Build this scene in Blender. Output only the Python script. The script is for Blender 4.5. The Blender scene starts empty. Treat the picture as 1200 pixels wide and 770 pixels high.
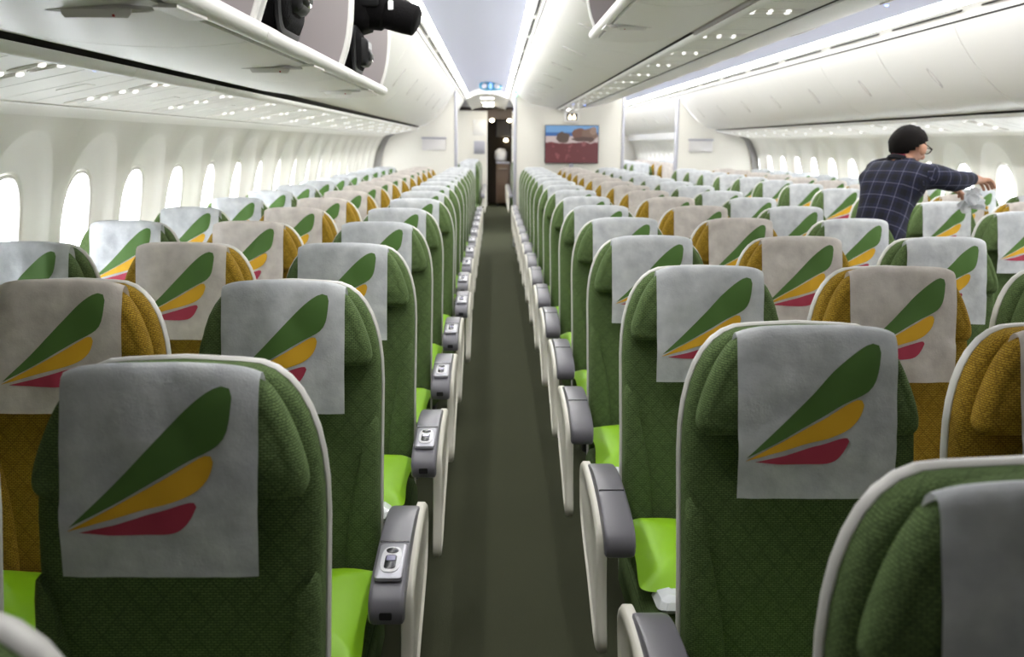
import bpy, bmesh, math, random
from mathutils import Vector, Matrix, noise

# ------------------------------------------------------------------ camera, world, exposure
scn = bpy.context.scene
COL = scn.collection
CH = 1.48                                              # camera height above the cabin floor
F_PX, PITCH, YAW, ROLL = 1089.67, .1957, .0202, -.0069
def cam_ray(x3, y3, z2):
    c, s = math.cos(ROLL), math.sin(ROLL); x = x3*c+y3*s; y2 = -x3*s+y3*c
    c, s = math.cos(PITCH), math.sin(PITCH); y = y2*c-z2*s; z = z2*c+y2*s
    c, s = math.cos(YAW), math.sin(YAW)
    return Vector((x*c+z*s, -x*s+z*c, y))
cd = bpy.data.cameras.new('camera'); cam = bpy.data.objects.new('camera', cd); COL.objects.link(cam)
R = Matrix((cam_ray(1,0,0), cam_ray(0,1,0), -cam_ray(0,0,1))).transposed()
cam.matrix_world = Matrix.Translation((0,0,CH)) @ R.to_4x4()
cd.sensor_width = 36; cd.lens = F_PX/1200*36; cd.clip_start = .05; cd.clip_end = 200
cd.dof.use_dof = True; cd.dof.focus_distance = 2.2; cd.dof.aperture_fstop = 5.0
scn.camera = cam
w = bpy.data.worlds.new('sky'); scn.world = w; w.use_nodes = True
bg = w.node_tree.nodes['Background']; bg.inputs[0].default_value = (.97,.985,1,1); bg.inputs[1].default_value = 14.0
scn.view_settings.view_transform = 'Standard'; scn.view_settings.look = 'None'
scn.view_settings.exposure = 0.22; scn.view_settings.gamma = 1.0
scn.view_settings.use_curve_mapping = False
E_WHITE, E_BLUE, E_WASH = 30.0, 90.0, 17.0                # cove strips, blue mood strips, window-wall wash

random.seed(7)
PI = math.pi
XC = 1.052                                             # cabin centre line
YB = 13.6                                              # bulkhead distance
YF, YE = -1.6, 25.5
YS = 1.0                                               # the cabin lights begin behind the front rows                                    # ends of the built tube

# ------------------------------------------------------------------ materials
MATS = {}
def new_mat(name):
    m = bpy.data.materials.new(name); m.use_nodes = True; MATS[name] = m
    nt = m.node_tree; b = nt.nodes['Principled BSDF']
    return m, nt, b
def plain(name, col, rough=.5, metal=0, spec=.5, emit=None, es=0, bump=0, bscale=60, var=0):
    m, nt, b = new_mat(name)
    b.inputs['Base Color'].default_value = (*col, 1); b.inputs['Roughness'].default_value = rough
    b.inputs['Metallic'].default_value = metal; b.inputs['Specular IOR Level'].default_value = spec
    if emit: b.inputs['Emission Color'].default_value = (*emit, 1); b.inputs['Emission Strength'].default_value = es
    if bump or var:
        tc = nt.nodes.new('ShaderNodeTexCoord'); n = nt.nodes.new('ShaderNodeTexNoise')
        n.inputs['Scale'].default_value = bscale; n.inputs['Detail'].default_value = 4
        nt.links.new(tc.outputs['Object'], n.inputs['Vector'])
        if bump:
            bp = nt.nodes.new('ShaderNodeBump'); bp.inputs['Strength'].default_value = bump; bp.inputs['Distance'].default_value = .004
            nt.links.new(n.outputs['Fac'], bp.inputs['Height']); nt.links.new(bp.outputs['Normal'], b.inputs['Normal'])
        if var:
            r = nt.nodes.new('ShaderNodeValToRGB')
            r.color_ramp.elements[0].position = .3; r.color_ramp.elements[1].position = .7
            r.color_ramp.elements[0].color = (*[c*(1-var) for c in col], 1); r.color_ramp.elements[1].color = (*[min(1, c*(1+var)) for c in col], 1)
            nt.links.new(n.outputs['Fac'], r.inputs['Fac']); nt.links.new(r.outputs['Color'], b.inputs['Base Color'])
    return m
class NG:                                              # tiny node-math helper
    def __init__(s, nt): s.nt = nt
    def val(s, sock, x):
        if isinstance(x, (int, float)): sock.default_value = x
        else: s.nt.links.new(x, sock)
    def m(s, op, a, b=0., c=0.):
        n = s.nt.nodes.new('ShaderNodeMath'); n.operation = op
        for i, x in enumerate((a, b, c)): s.val(n.inputs[i], x)
        return n.outputs[0]
    def mix(s, fac, a, b):
        n = s.nt.nodes.new('ShaderNodeMix'); n.data_type = 'RGBA'
        s.val(n.inputs['Factor'], fac)
        for k, x in (('A', a), ('B', b)):
            i = [q for q in n.inputs if q.name == k and q.type == 'RGBA'][0]
            if isinstance(x, tuple): i.default_value = (*x, 1)
            else: s.nt.links.new(x, i)
        return [o for o in n.outputs if o.type == 'RGBA'][0]
    def coords(s):
        tc = s.nt.nodes.new('ShaderNodeTexCoord'); sp = s.nt.nodes.new('ShaderNodeSeparateXYZ')
        s.nt.links.new(tc.outputs['Object'], sp.inputs[0]); return tc, sp.outputs[0], sp.outputs[1], sp.outputs[2]
def fabric(name, col, dark, light):
    m, nt, b = new_mat(name); g = NG(nt)
    tc, x, y, z = g.coords()
    sn = nt.nodes.new('ShaderNodeSeparateXYZ'); nt.links.new(tc.outputs['Normal'], sn.inputs[0])
    def pick(n, a):                                    # box mapping: take y where the face points along the other axis
        k = g.m('GREATER_THAN', g.m('ABSOLUTE', n), .68)
        return g.m('ADD', g.m('MULTIPLY', a, g.m('SUBTRACT', 1., k)), g.m('MULTIPLY', y, k))
    x = pick(sn.outputs[0], x); v = pick(sn.outputs[2], z)
    cb = nt.nodes.new('ShaderNodeCombineXYZ'); nt.links.new(x, cb.inputs[0]); nt.links.new(v, cb.inputs[1])
    br = nt.nodes.new('ShaderNodeTexBrick'); nt.links.new(cb.outputs[0], br.inputs['Vector'])
    br.inputs['Scale'].default_value = 1; br.inputs['Brick Width'].default_value = .009; br.inputs['Row Height'].default_value = .0038
    br.inputs['Mortar Size'].default_value = .0009; br.inputs['Mortar Smooth'].default_value = .6
    br.inputs['Color1'].default_value = (*col, 1); br.inputs['Color2'].default_value = (*light, 1); br.inputs['Mortar'].default_value = (*dark, 1)
    d1 = g.m('ABSOLUTE', g.m('SUBTRACT', g.m('FRACT', g.m('MULTIPLY', g.m('ADD', x, g.m('MULTIPLY', v, .8)), 22.)), .5))
    d2 = g.m('ABSOLUTE', g.m('SUBTRACT', g.m('FRACT', g.m('MULTIPLY', g.m('SUBTRACT', x, g.m('MULTIPLY', v, .8)), 22.)), .5))
    ln = g.m('GREATER_THAN', g.m('MAXIMUM', d1, d2), .465)
    ns = nt.nodes.new('ShaderNodeTexNoise'); nt.links.new(tc.outputs['Object'], ns.inputs['Vector']); ns.inputs['Scale'].default_value = 7
    c1 = g.mix(g.m('MULTIPLY', ln, .5), br.outputs['Color'], dark)
    c2 = g.mix(g.m('MULTIPLY', g.m('SUBTRACT', ns.outputs['Fac'], .35), .5), c1, dark)
    nt.links.new(c2, b.inputs['Base Color'])
    b.inputs['Roughness'].default_value = .9; b.inputs['Specular IOR Level'].default_value = .2
    b.inputs['Sheen Weight'].default_value = .25; b.inputs['Sheen Tint'].default_value = (*light, 1)
    bp = nt.nodes.new('ShaderNodeBump'); bp.inputs['Strength'].default_value = .45; bp.inputs['Distance'].default_value = .001
    h = g.m('SUBTRACT', g.m('SUBTRACT', 1., br.outputs['Fac']), ln)
    nt.links.new(h, bp.inputs['Height']); nt.links.new(bp.outputs['Normal'], b.inputs['Normal'])
    return m
G_FAB = fabric('green_fabric', (.115,.176,.063), (.048,.077,.027), (.160,.238,.088))
Y_FAB = fabric('mustard_fabric', (.37,.225,.018), (.14,.08,.008), (.50,.32,.035))
def paper(name, col, dark):
    m, nt, b = new_mat(name); g = NG(nt); tc, x, y, z = g.coords()
    n1 = nt.nodes.new('ShaderNodeTexNoise'); n1.inputs['Scale'].default_value = 22; n1.inputs['Detail'].default_value = 6
    n2 = nt.nodes.new('ShaderNodeTexNoise'); n2.inputs['Scale'].default_value = 260; n2.inputs['Detail'].default_value = 2
    oi = nt.nodes.new('ShaderNodeObjectInfo'); va = nt.nodes.new('ShaderNodeVectorMath'); va.operation = 'ADD'
    cb = nt.nodes.new('ShaderNodeCombineXYZ'); nt.links.new(g.m('MULTIPLY', oi.outputs['Random'], 30.), cb.inputs[0])
    nt.links.new(tc.outputs['Object'], va.inputs[0]); nt.links.new(cb.outputs[0], va.inputs[1])
    for n in (n1, n2): nt.links.new(va.outputs[0], n.inputs['Vector'])
    f = g.m('MULTIPLY', g.m('SUBTRACT', n1.outputs['Fac'], .30), 2.2)
    cm = nt.nodes.new('ShaderNodeClamp'); nt.links.new(f, cm.inputs[0])
    nt.links.new(g.mix(cm.outputs[0], dark, col), b.inputs['Base Color'])
    b.inputs['Roughness'].default_value = .85; b.inputs['Specular IOR Level'].default_value = .2
    bp = nt.nodes.new('ShaderNodeBump'); bp.inputs['Strength'].default_value = .8; bp.inputs['Distance'].default_value = .006
    nt.links.new(g.m('ADD', n1.outputs['Fac'], g.m('MULTIPLY', n2.outputs['Fac'], .12)), bp.inputs['Height']); nt.links.new(bp.outputs['Normal'], b.inputs['Normal'])
    tr = nt.nodes.new('ShaderNodeBsdfTranslucent'); tr.inputs[0].default_value = (*col, 1)
    mx = nt.nodes.new('ShaderNodeMixShader'); mx.inputs[0].default_value = .18
    out = nt.nodes['Material Output']; nt.links.new(b.outputs[0], mx.inputs[1]); nt.links.new(tr.outputs[0], mx.inputs[2]); nt.links.new(mx.outputs[0], out.inputs[0])
    return m
PAPER_W = paper('paper_white', (.80,.82,.84), (.52,.54,.57))
PAPER_C = paper('paper_cream', (.83,.78,.73), (.58,.53,.50))
plain('logo_green', (.075,.17,.03), .7); plain('logo_yellow', (.72,.40,.012), .7); plain('logo_red', (.42,.035,.075), .7)
plain('shell_white', (.62,.61,.58), .4); plain('arm_grey', (.15,.146,.168), .35); plain('arm_cream', (.66,.64,.56), .4)
plain('dark_metal', (.05,.05,.055), .4, .6); plain('chrome', (.75,.75,.76), .15, 1); plain('black', (.008,.008,.009), .55)
plain('lime', (.30,.62,.008), .5, spec=.6, bump=.25, bscale=14)
plain('plate_white', (.75,.75,.78), .3); plain('button_black', (.012,.012,.016), .25); plain('button_screen', (.16,.15,.28), .2)
plain('plastic_white', (.80,.79,.75), .45, var=.02, bscale=3); plain('return_grey', (.30,.29,.28), .6); plain('latch_grey', (.66,.64,.63), .35); plain('seam_grey', (.55,.54,.50), .6); plain('bin_white', (.86,.85,.82), .38); plain('psu_white', (.86,.85,.80), .45)
plain('wall_cream', (.86,.85,.79), .5); plain('bulk_cream', (.76,.74,.67), .6, bump=.05, bscale=120)
plain('bin_grey', (.40,.365,.365), .55); plain('gap_black', (.012,.011,.01), .8); plain('trim_grey', (.42,.42,.47), .35, .3)
plain('vault_blue_lit', (.46,.48,.60), .55)  # blue mood light is tinted into the vault's base colour
plain('carpet', (.062,.067,.040), .95, spec=.1, bump=.9, bscale=420, var=.35)
plain('bag_black', (.004,.0036,.004), .8, spec=.12, bump=.6, bscale=160); plain('bag_shine', (.010,.010,.011), .4, spec=.3)
plain('red_line', (.45,.03,.03), .5); plain('brown_panel', (.10,.06,.035), .5); plain('galley_dark', (.07,.050,.035), .6)
plain('skin', (.50,.26,.17), .55); plain('hair', (.006,.0045,.004), .8, spec=.15, bump=.5, bscale=200); plain('denim', (.03,.035,.06), .85)
plain('collar_red', (.25,.02,.05), .8)
plain('strip_white', (.9,.9,.9), .5, emit=(1,.985,.95), es=E_WHITE)
plain('strip_blue', (.3,.4,.9), .5, emit=(.25,.38,1), es=E_BLUE)
plain('strip_wash', (.9,.9,.85), .5, emit=(1,.96,.87), es=E_WASH)
plain('led_blue', (.2,.3,.9), .4, emit=(.15,.28,1), es=7); plain('led_green', (.2,.9,.5), .4, emit=(.2,1,.5), es=6)
plain('lamp_warm', (1,.9,.7), .4, emit=(1,.85,.55), es=30); plain('reading_lens_glint', (.85,.85,.85), .15, spec=.8, emit=(1,.97,.92), es=1.0)  # reading-light glow is put in for the highlights on the dishes
plain('fill_soft', (1,.95,.85), .4, emit=(1,.93,.8), es=12); plain('sign_dark', (.05,.045,.04), .4); plain('sign_lit', (1,.9,.7), .4, emit=(1,.86,.6), es=4)
plain('lens_blue', (.1,.2,.5), .3, emit=(.25,.45,1), es=1.2); plain('oval_teal', (.05,.22,.35), .3); plain('plastic_clear', (.75,.78,.8), .12, spec=.9)
plain('shirt_white', (.7,.68,.66), .8)
def glass():
    m, nt, b = new_mat('pane'); t = nt.nodes.new('ShaderNodeBsdfTransparent'); t.inputs[0].default_value = (.97,.98,1,1)
    gl = nt.nodes.new('ShaderNodeBsdfGlossy'); gl.inputs['Roughness'].default_value = .05
    mx = nt.nodes.new('ShaderNodeMixShader'); mx.inputs[0].default_value = .05
    nt.links.new(t.outputs[0], mx.inputs[1]); nt.links.new(gl.outputs[0], mx.inputs[2]); nt.links.new(mx.outputs[0], nt.nodes['Material Output'].inputs[0])
glass()
def plaid():
    m, nt, b = new_mat('plaid'); g = NG(nt); tc = nt.nodes.new('ShaderNodeTexCoord'); sp = nt.nodes.new('ShaderNodeSeparateXYZ')
    uv = nt.nodes.new('ShaderNodeUVMap'); uv.uv_map = 'cloth'; nt.links.new(uv.outputs[0], sp.inputs[0])
    u, v = sp.outputs[0], sp.outputs[1]
    def lines(c, k, wd, off=0.):
        return g.m('LESS_THAN', g.m('ABSOLUTE', g.m('SUBTRACT', g.m('FRACT', g.m('ADD', g.m('MULTIPLY', c, k), off)), .5)), wd)
    thin = g.m('ADD', lines(u, 15., .035), lines(v, 15., .035))
    broad = g.m('ADD', lines(u, 15., .2, .5), lines(v, 15., .2, .5))
    c = g.mix(g.m('MULTIPLY', broad, .5), (.008,.010,.032), (.003,.003,.008))
    c = g.mix(g.m('MULTIPLY', thin, .42), c, (.15,.15,.22))
    nt.links.new(c, b.inputs['Base Color']); b.inputs['Roughness'].default_value = .9
plaid()
def screen():
    m, nt, b = new_mat('screen_beach'); g = NG(nt); tc, x, y, z = g.coords()
    n = nt.nodes.new('ShaderNodeTexNoise'); n.inputs['Scale'].default_value = 9; n.inputs['Detail'].default_value = 6; nt.links.new(tc.outputs['Object'], n.inputs['Vector'])
    nf = g.m('SUBTRACT', n.outputs['Fac'], .5)
    c = g.mix(g.m('GREATER_THAN', z, g.m('ADD', .02, g.m('MULTIPLY', nf, .10))), (.13,.022,.028), (.55,.45,.43))
    c = g.mix(g.m('MULTIPLY', g.m('GREATER_THAN', g.m('MULTIPLY', nf, g.m('LESS_THAN', z, .03)), .10), .7), c, (.30,.10,.10))
    c = g.mix(g.m('GREATER_THAN', z, .115), c, (.03,.12,.35))
    c = g.mix(g.m('GREATER_THAN', z, .165), c, (.16,.34,.60))
    for (cx, cz, rx, rz, col) in ((-.13,.10,.10,.075,(.10,.065,.05)), (.10,.14,.09,.09,(.17,.08,.055)), (.26,.13,.11,.10,(.20,.12,.09)), (.17,.07,.16,.035,(.09,.05,.04)), (.31,.19,.05,.05,(.30,.2,.15))):
        d = g.m('ADD', g.m('POWER', g.m('DIVIDE', g.m('SUBTRACT', x, cx), rx), 2.), g.m('POWER', g.m('DIVIDE', g.m('SUBTRACT', z, cz), rz), 2.))
        c = g.mix(g.m('LESS_THAN', g.m('ADD', d, g.m('MULTIPLY', nf, 2.6)), 1.), c, col)
    nt.links.new(c, b.inputs['Emission Color']); b.inputs['Emission Strength'].default_value = .8
    b.inputs['Base Color'].default_value = (.02,.02,.02,1); b.inputs['Roughness'].default_value = .3
screen()

# ------------------------------------------------------------------ helpers
def link(o, parent=None):
    COL.objects.link(o)
    if parent is not None: o.parent = parent
    return o
def tag(o, label, cat, group=None):
    o['label'] = label; o['category'] = cat
    if group: o['group'] = group
    return o
def mesh(name, verts, faces, mat, smooth=True, sharp=None):
    me = bpy.data.meshes.new(name); me.from_pydata([tuple(v) for v in verts], [], faces)
    me.validate(); bm = bmesh.new(); bm.from_mesh(me); bmesh.ops.recalc_face_normals(bm, faces=bm.faces); bm.to_mesh(me); bm.free()
    me.materials.append(MATS[mat])
    if smooth:
        me.polygons.foreach_set('use_smooth', [True]*len(me.polygons))
        me.set_sharp_from_angle(angle=math.radians(sharp or 42))
    return me
def add(name, me, parent=None, loc=None):
    o = link(bpy.data.objects.new(name, me), parent)
    if loc: o.location = loc
    return o
def empty(name, loc=(0,0,0), rz=0):
    o = link(bpy.data.objects.new(name, None)); o.location = loc; o.rotation_euler = (0,0,rz); o.empty_display_size = .1; return o
def struct(name, me, label=None):
    o = add(name, me); o['kind'] = 'structure'
    if label: o['label'] = label
    return o
def join(*parts):
    V, Fc = [], []
    for v, f in parts:
        k = len(V); V += list(v); Fc += [tuple(i+k for i in q) for q in f]
    return V, Fc
def loft(outline, sections, fn, cap0=True, cap1=True, c=None):
    """outline: closed 2D list; sections: (inset, depth); fn(u, v, d) -> 3D"""
    us = [p[0] for p in outline]; vs = [p[1] for p in outline]
    cu, cv = c or ((min(us)+max(us))/2, (min(vs)+max(vs))/2); hu, hv = (max(us)-min(us))/2, (max(vs)-min(vs))/2
    V, Fc = [], []; n = len(outline)
    for ins, d in sections:
        su, sv = (hu-ins)/hu, (hv-ins)/hv
        V += [fn(cu+(u-cu)*su, cv+(v-cv)*sv, d) for u, v in outline]
    for s in range(len(sections)-1):
        for i in range(n):
            j = (i+1) % n; Fc.append((s*n+i, s*n+j, (s+1)*n+j, (s+1)*n+i))
    if cap0: Fc.append(tuple(range(n)))
    if cap1: Fc.append(tuple(range((len(sections)-1)*n, len(sections)*n)))
    return V, Fc
def rrect(u0, u1, v0, v1, r, k=5):
    o = []
    for cu, cv, a in ((u1-r, v1-r, 0), (u0+r, v1-r, 90), (u0+r, v0+r, 180), (u1-r, v0+r, 270)):
        for i in range(k+1):
            t = math.radians(a+90*i/k); o.append((cu+r*math.cos(t), cv+r*math.sin(t)))
    return o
def oval(cu, cv, a, b, n=24, p=2.):
    o = []
    for i in range(n):
        t = 2*PI*i/n; c, s = math.cos(t), math.sin(t)
        o.append((cu+a*math.copysign(abs(c)**(2/p), c), cv+b*math.copysign(abs(s)**(2/p), s)))
    return o
def smooth_poly(pts, it=2, closed=True):
    for _ in range(it):
        q = []; n = len(pts)
        for i in range(n if closed else n-1):
            a, b = pts[i], pts[(i+1) % n]
            q += [(a[0]*.75+b[0]*.25, a[1]*.75+b[1]*.25), (a[0]*.25+b[0]*.75, a[1]*.25+b[1]*.75)]
        if not closed: q = [pts[0]]+q+[pts[-1]]
        pts = q
    return pts
XZ = lambda u, v, d: (u, d, v)          # outline in x,z ; depth along y
XY = lambda u, v, d: (u, v, d)          # outline in x,y ; depth along z
YZ = lambda u, v, d: (d, u, v)          # outline in y,z ; depth along x
def box(x0, x1, y0, y1, z0, z1, r=.004):
    r = min(r, (x1-x0)*.45, (y1-y0)*.45, (z1-z0)*.45)
    return loft(rrect(x0, x1, y0, y1, r, 2), [(r*.8, z0), (0, z0+r), (0, z1-r), (r*.8, z1)], XY)
def tube(path, rad, n=10, cap=True):
    V, Fc = [], []; P = [Vector(p) for p in path]; prev = None
    for i, p in enumerate(P):
        t = (P[min(i+1, len(P)-1)]-P[max(i-1, 0)]).normalized()
        a = prev or (Vector((0,0,1)) if abs(t.z) < .9 else Vector((1,0,0)))
        a = (a-t*a.dot(t)).normalized(); b = t.cross(a); prev = a
        r = rad[i] if isinstance(rad, (list, tuple)) else rad
        V += [tuple(p+a*r*math.cos(2*PI*k/n)+b*r*math.sin(2*PI*k/n)) for k in range(n)]
    for s in range(len(P)-1):
        for k in range(n):
            j = (k+1) % n; Fc.append((s*n+k, s*n+j, (s+1)*n+j, (s+1)*n+k))
    if cap: Fc += [tuple(range(n)), tuple(range((len(P)-1)*n, len(P)*n))]
    return V, Fc
def extrude(profile, y0, y1, thick=0., closed=False, ny=1):
    """profile in x,z swept along y; thick > 0 makes a shell on the left-hand side of the path"""
    p = list(profile)
    if thick:
        q = []
        for i in range(len(p)):
            a, b = p[max(i-1, 0)], p[min(i+1, len(p)-1)]; dx, dz = b[0]-a[0], b[1]-a[1]; L = math.hypot(dx, dz)
            q.append((p[i][0]-dz/L*thick, p[i][1]+dx/L*thick))
        p = p+q[::-1]; closed = True
    n = len(p); V = []; Fc = []
    for s in range(ny+1):
        y = y0+(y1-y0)*s/ny; V += [(x, y, z) for x, z in p]
    for s in range(ny):
        for i in range(n if closed else n-1):
            j = (i+1) % n; Fc.append((s*n+i, s*n+j, (s+1)*n+j, (s+1)*n+i))
    if thick:
        h = n//2
        for s in (0, ny):
            for i in range(h-1): Fc.append((s*n+i, s*n+i+1, s*n+n-2-i, s*n+n-1-i))
    elif closed: Fc += [tuple(range(n)), tuple(range(ny*n, ny*n+n))]
    return V, Fc
def copy_tree(o, parent=None):
    c = o.copy(); link(c); c.parent = parent
    for ch in o.children: copy_tree(ch, c)
    return c
ORD = 'first second third fourth fifth sixth seventh eighth ninth tenth eleventh twelfth thirteenth fourteenth fifteenth sixteenth seventeenth'.split()
H = lambda pts: [(x, CH+y) for x, y in pts]            # cross-section points are given relative to the eye height
mir = lambda pts: [(2*XC-x, y) for x, y in pts]

# ------------------------------------------------------------------ setting: floor, walls with windows, ceilings
struct('floor', mesh('floor', *box(-1.95, 4.05, YF, YE, -.06, 0, .002), 'carpet', smooth=False))
WALL = smooth_poly([(-1.50,.125), (-1.585,.085), (-1.655,-.05), (-1.705,-.22), (-1.745,-.45), (-1.765,-.70), (-1.75,-1.0), (-1.70,-1.30), (-1.66,-1.48)], 2, False)
def wall_x(zrel):
    for (xa, za), (xb, zb) in zip(WALL, WALL[1:]):
        if zb <= zrel <= za: return xa+(xb-xa)*(za-zrel)/(za-zb+1e-9)
    return WALL[0][0] if zrel > 0 else WALL[-1][0]
PW, WZ = .61, -.36                                     # window pitch, window centre below the eye
SEG = 48
def make_wall(side, ys):
    V, Fc = [], []
    put = (lambda x: x) if side < 0 else (lambda x: 2*XC-x)
    zt, zb = .085, -1.0
    for yc in ys:
        base = len(V)
        rings = [(.135,.235,.075,2.5), (.146,.247,.066,2.5), (.150,.252,.052,2.5), (.172,.278,.044,2.4), (.21,.325,.033,2.3), (.245,.372,.018,2.3), (.258,.392,.004,2.3), (.268,.402,0,2.3)]
        for a, b, d, p in rings:
            for (u, v) in oval(0, WZ, a, b, SEG, p):
                V.append((put(wall_x(v)-d), yc+u, CH+v))
        for i in range(SEG):                           # the rectangular border of this bay
            t = 2*PI*i/SEG; c, s = math.cos(t), math.sin(t); hu = PW/2; hv = (zt-WZ) if s >= 0 else (WZ-zb)
            k = min(hu/abs(c) if abs(c) > 1e-6 else 9, hv/abs(s) if abs(s) > 1e-6 else 9)
            u, v = c*k, WZ+s*k; V.append((put(wall_x(v)), yc+u, CH+v))
        # snap the nearest border points to the corners
        for cu, cv in ((PW/2, zt), (-PW/2, zt), (-PW/2, zb), (PW/2, zb)):
            k = min(range(SEG), key=lambda i: (V[base+8*SEG+i][1]-yc-cu)**2+(V[base+8*SEG+i][2]-CH-cv)**2)
            V[base+8*SEG+k] = (put(wall_x(cv)), yc+cu, CH+cv)
        for r in range(8):
            for i in range(SEG):
                j = (i+1) % SEG; Fc.append((base+r*SEG+i, base+r*SEG+j, base+(r+1)*SEG+j, base+(r+1)*SEG+i))
    y0, y1 = ys[0]-PW/2, ys[-1]+PW/2
    prof = [(x, z) for x, z in WALL if z > zt]+[(wall_x(zt), zt)]
    prof_t = [(-1.50, 1.16), (-1.50,.14)]+prof
    prof_b = [(wall_x(zb), zb)]+[(x, z) for x, z in WALL if z < zb]
    prof_b[-1] = (prof_b[-1][0], -1.49)
    for pr in (prof_t, prof_b):
        v, f = extrude([(put(x), CH+z) for x, z in pr], y0, y1, ny=1); V, Fc = join((V, Fc), (v, f))
    for ya, yb in ((YF, y0), (y1, YE)):
        if yb-ya > .001:
            v, f = extrude([(put(x), CH+z) for x, z in [(-1.50,1.16)]+WALL[:-1]+[(WALL[-1][0], -1.49)]], ya, yb); V, Fc = join((V, Fc), (v, f))
    return V, Fc
WY0 = 3.39-PW
wys = [WY0+PW*k for k in range(0, 42) if WY0+PW*k < YE-.4]
struct('wall_left', mesh('wall_left', *make_wall(-1, wys), 'wall_cream', sharp=35))
struct('wall_right', mesh('wall_right', *make_wall(1, wys), 'wall_cream', sharp=35))
wn = 0
fr_me, pn_me = {}, {}
for side in (-1, 1):
    for k, yc in enumerate(wys):
        wn += 1
        put = (lambda x: x) if side < 0 else (lambda x: 2*XC-x)
        sec = [(-.004,.070), (-.006,.060), (.006,.054), (.012,.066), (.012,.078)]
        if side not in fr_me:
            fn = lambda u, v, d: (put(wall_x(v+WZ)-d)-put(wall_x(WZ)), u, v)
            fr_me[side] = mesh('window_frame', *loft(oval(0, 0, .135, .235, 40, 2.5), sec, fn, False, False), 'plastic_white')
            pn_me[side] = mesh('pane', *loft(oval(0, 0, .130, .230, 40, 2.5), [(0,.071), (0,.074)], fn), 'pane', smooth=False)
        o = add('window_%d' % wn, fr_me[side], None, (put(wall_x(WZ)), yc, CH+WZ)); o['kind'] = 'structure'
        add('pane', pn_me[side], o)
# end walls of the built tube
struct('wall_front', mesh('wall_front', *box(-1.95, 4.05, YF-.05, YF, 0, 2.75), 'plastic_white', smooth=False))
struct('wall_back', mesh('wall_back', *box(-1.95, 4.05, YE, YE+.05, 0, 2.75), 'bulk_cream', smooth=False))

# overhead cross-sections (x, height above the eye)
BIN_L = smooth_poly([(-1.05,.240), (-.93,.285), (-.80,.385), (-.68,.53), (-.59,.67), (-.54,.765)], 2, False)
BIN_R = smooth_poly([(3.165,.222), (3.04,.255), (2.91,.345), (2.78,.475), (2.685,.60), (2.635,.695)], 2, False)
BIN_C = smooth_poly([(.882,.500), (.76,.513), (.58,.553), (.45,.60), (.36,.66), (.285,.77)], 2, False)
def vault(xa, ya, xb, yb, top):
    xm = (xa+xb)/2
    return [(xa, ya), (xa+.03, ya+.02)], [(xb, yb), (xb-.03, yb+.02)]
def arch(xa, za, xb, zb, rise, n=12):
    return [(xa+(xb-xa)*i/n, za+(zb-za)*i/n+rise*math.sin(PI*i/n)**.8) for i in range(n+1)]
struct('ceiling', mesh('ceiling', *extrude(H([(-1.5,1.16), (3.604,1.16)]), YF, YE), 'plastic_white', smooth=False))
AISLES = (('left', -.54,.785,.285,.79), ('right', 1.819,.79,2.635,.715))
tn = 0
for nm, xa, za, xb, zb in AISLES:
    YV = 17.2 if nm == 'left' else YE-1.0                # the far aisle's vault runs on through the rear cabin
    vp = arch(xa+.075, za+.10, xb-.075, zb+.10, .10)
    struct('ceiling_'+nm+'_aisle', mesh('ceiling_aisle', *extrude(H(vp), YF, YV), 'vault_blue_lit'))
    vp2 = arch(xa+.02, za+.0, xb-.02, zb+.0, .10)
    struct('ceiling_'+nm+'_aft', mesh('ceiling_aft', *extrude(H(vp2), YV, YE), 'plastic_white'))
    cap = loft(H(vp)+H(vp2)[::-1], [(0, YV-.01), (0, YV+.03)], XZ); struct('ceiling_'+nm+'_step', mesh('ceiling_step', *cap, 'plastic_white', smooth=False))
    for x, z, s in ((xa, za, 1), (xb, zb, -1)):
        tn += 1
        # ledge above the bins, with a row of vent slots
        led = [(x-.05*s, z-.006), (x+.004*s, z-.006), (x+.008*s, z+.012), (x-.05*s, z+.014)]
        o = struct('trim_%d' % tn, mesh('cove_ledge', *extrude(H(led), YF, YV, closed=True), 'bin_white', smooth=False))
        gap = add('shade_strip', mesh('shade_strip', *extrude(H([(x-.05*s, z-.016), (x-.002*s, z-.016), (x-.002*s, z-.007), (x-.05*s, z-.007)]), YF, YV, closed=True), 'gap_black', smooth=False), o)  # solid black strip put in for the shade under the ledge
        sm = mesh('vent_slot', *extrude(H([(x+.022*s, z+.030), (x+.027*s, z+.036), (x+.020*s, z+.042), (x+.015*s, z+.036)]), -.46, .46, closed=True), 'gap_black', smooth=False)
        back = [(x-.01*s, z+.012), (x+.036*s, z+.058)]
        add('vent_panel', mesh('vent_panel', *extrude(H(back), YF, YV), 'bin_white', smooth=False), o)
        for k in range(16 if nm == 'left' else 22): add('vent_slot', sm, o, (0, YF+.6+k*1.144, 0))
        # light strips
        tn += 1
        st = [(x+.034*s, z+.056), (x+.075*s, z+.10)]
        o = struct('trim_%d' % tn, mesh('white_light_strip', *extrude(H(st), YS, YV), 'strip_white', smooth=False), 'white cove light strip along the aisle ceiling')
        add('blue_light_strip', mesh('blue_light_strip', *extrude(H([(x+.075*s, z+.10), (x+.083*s, z+.106)]), YS, YV), 'strip_blue', smooth=False), o)
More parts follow.
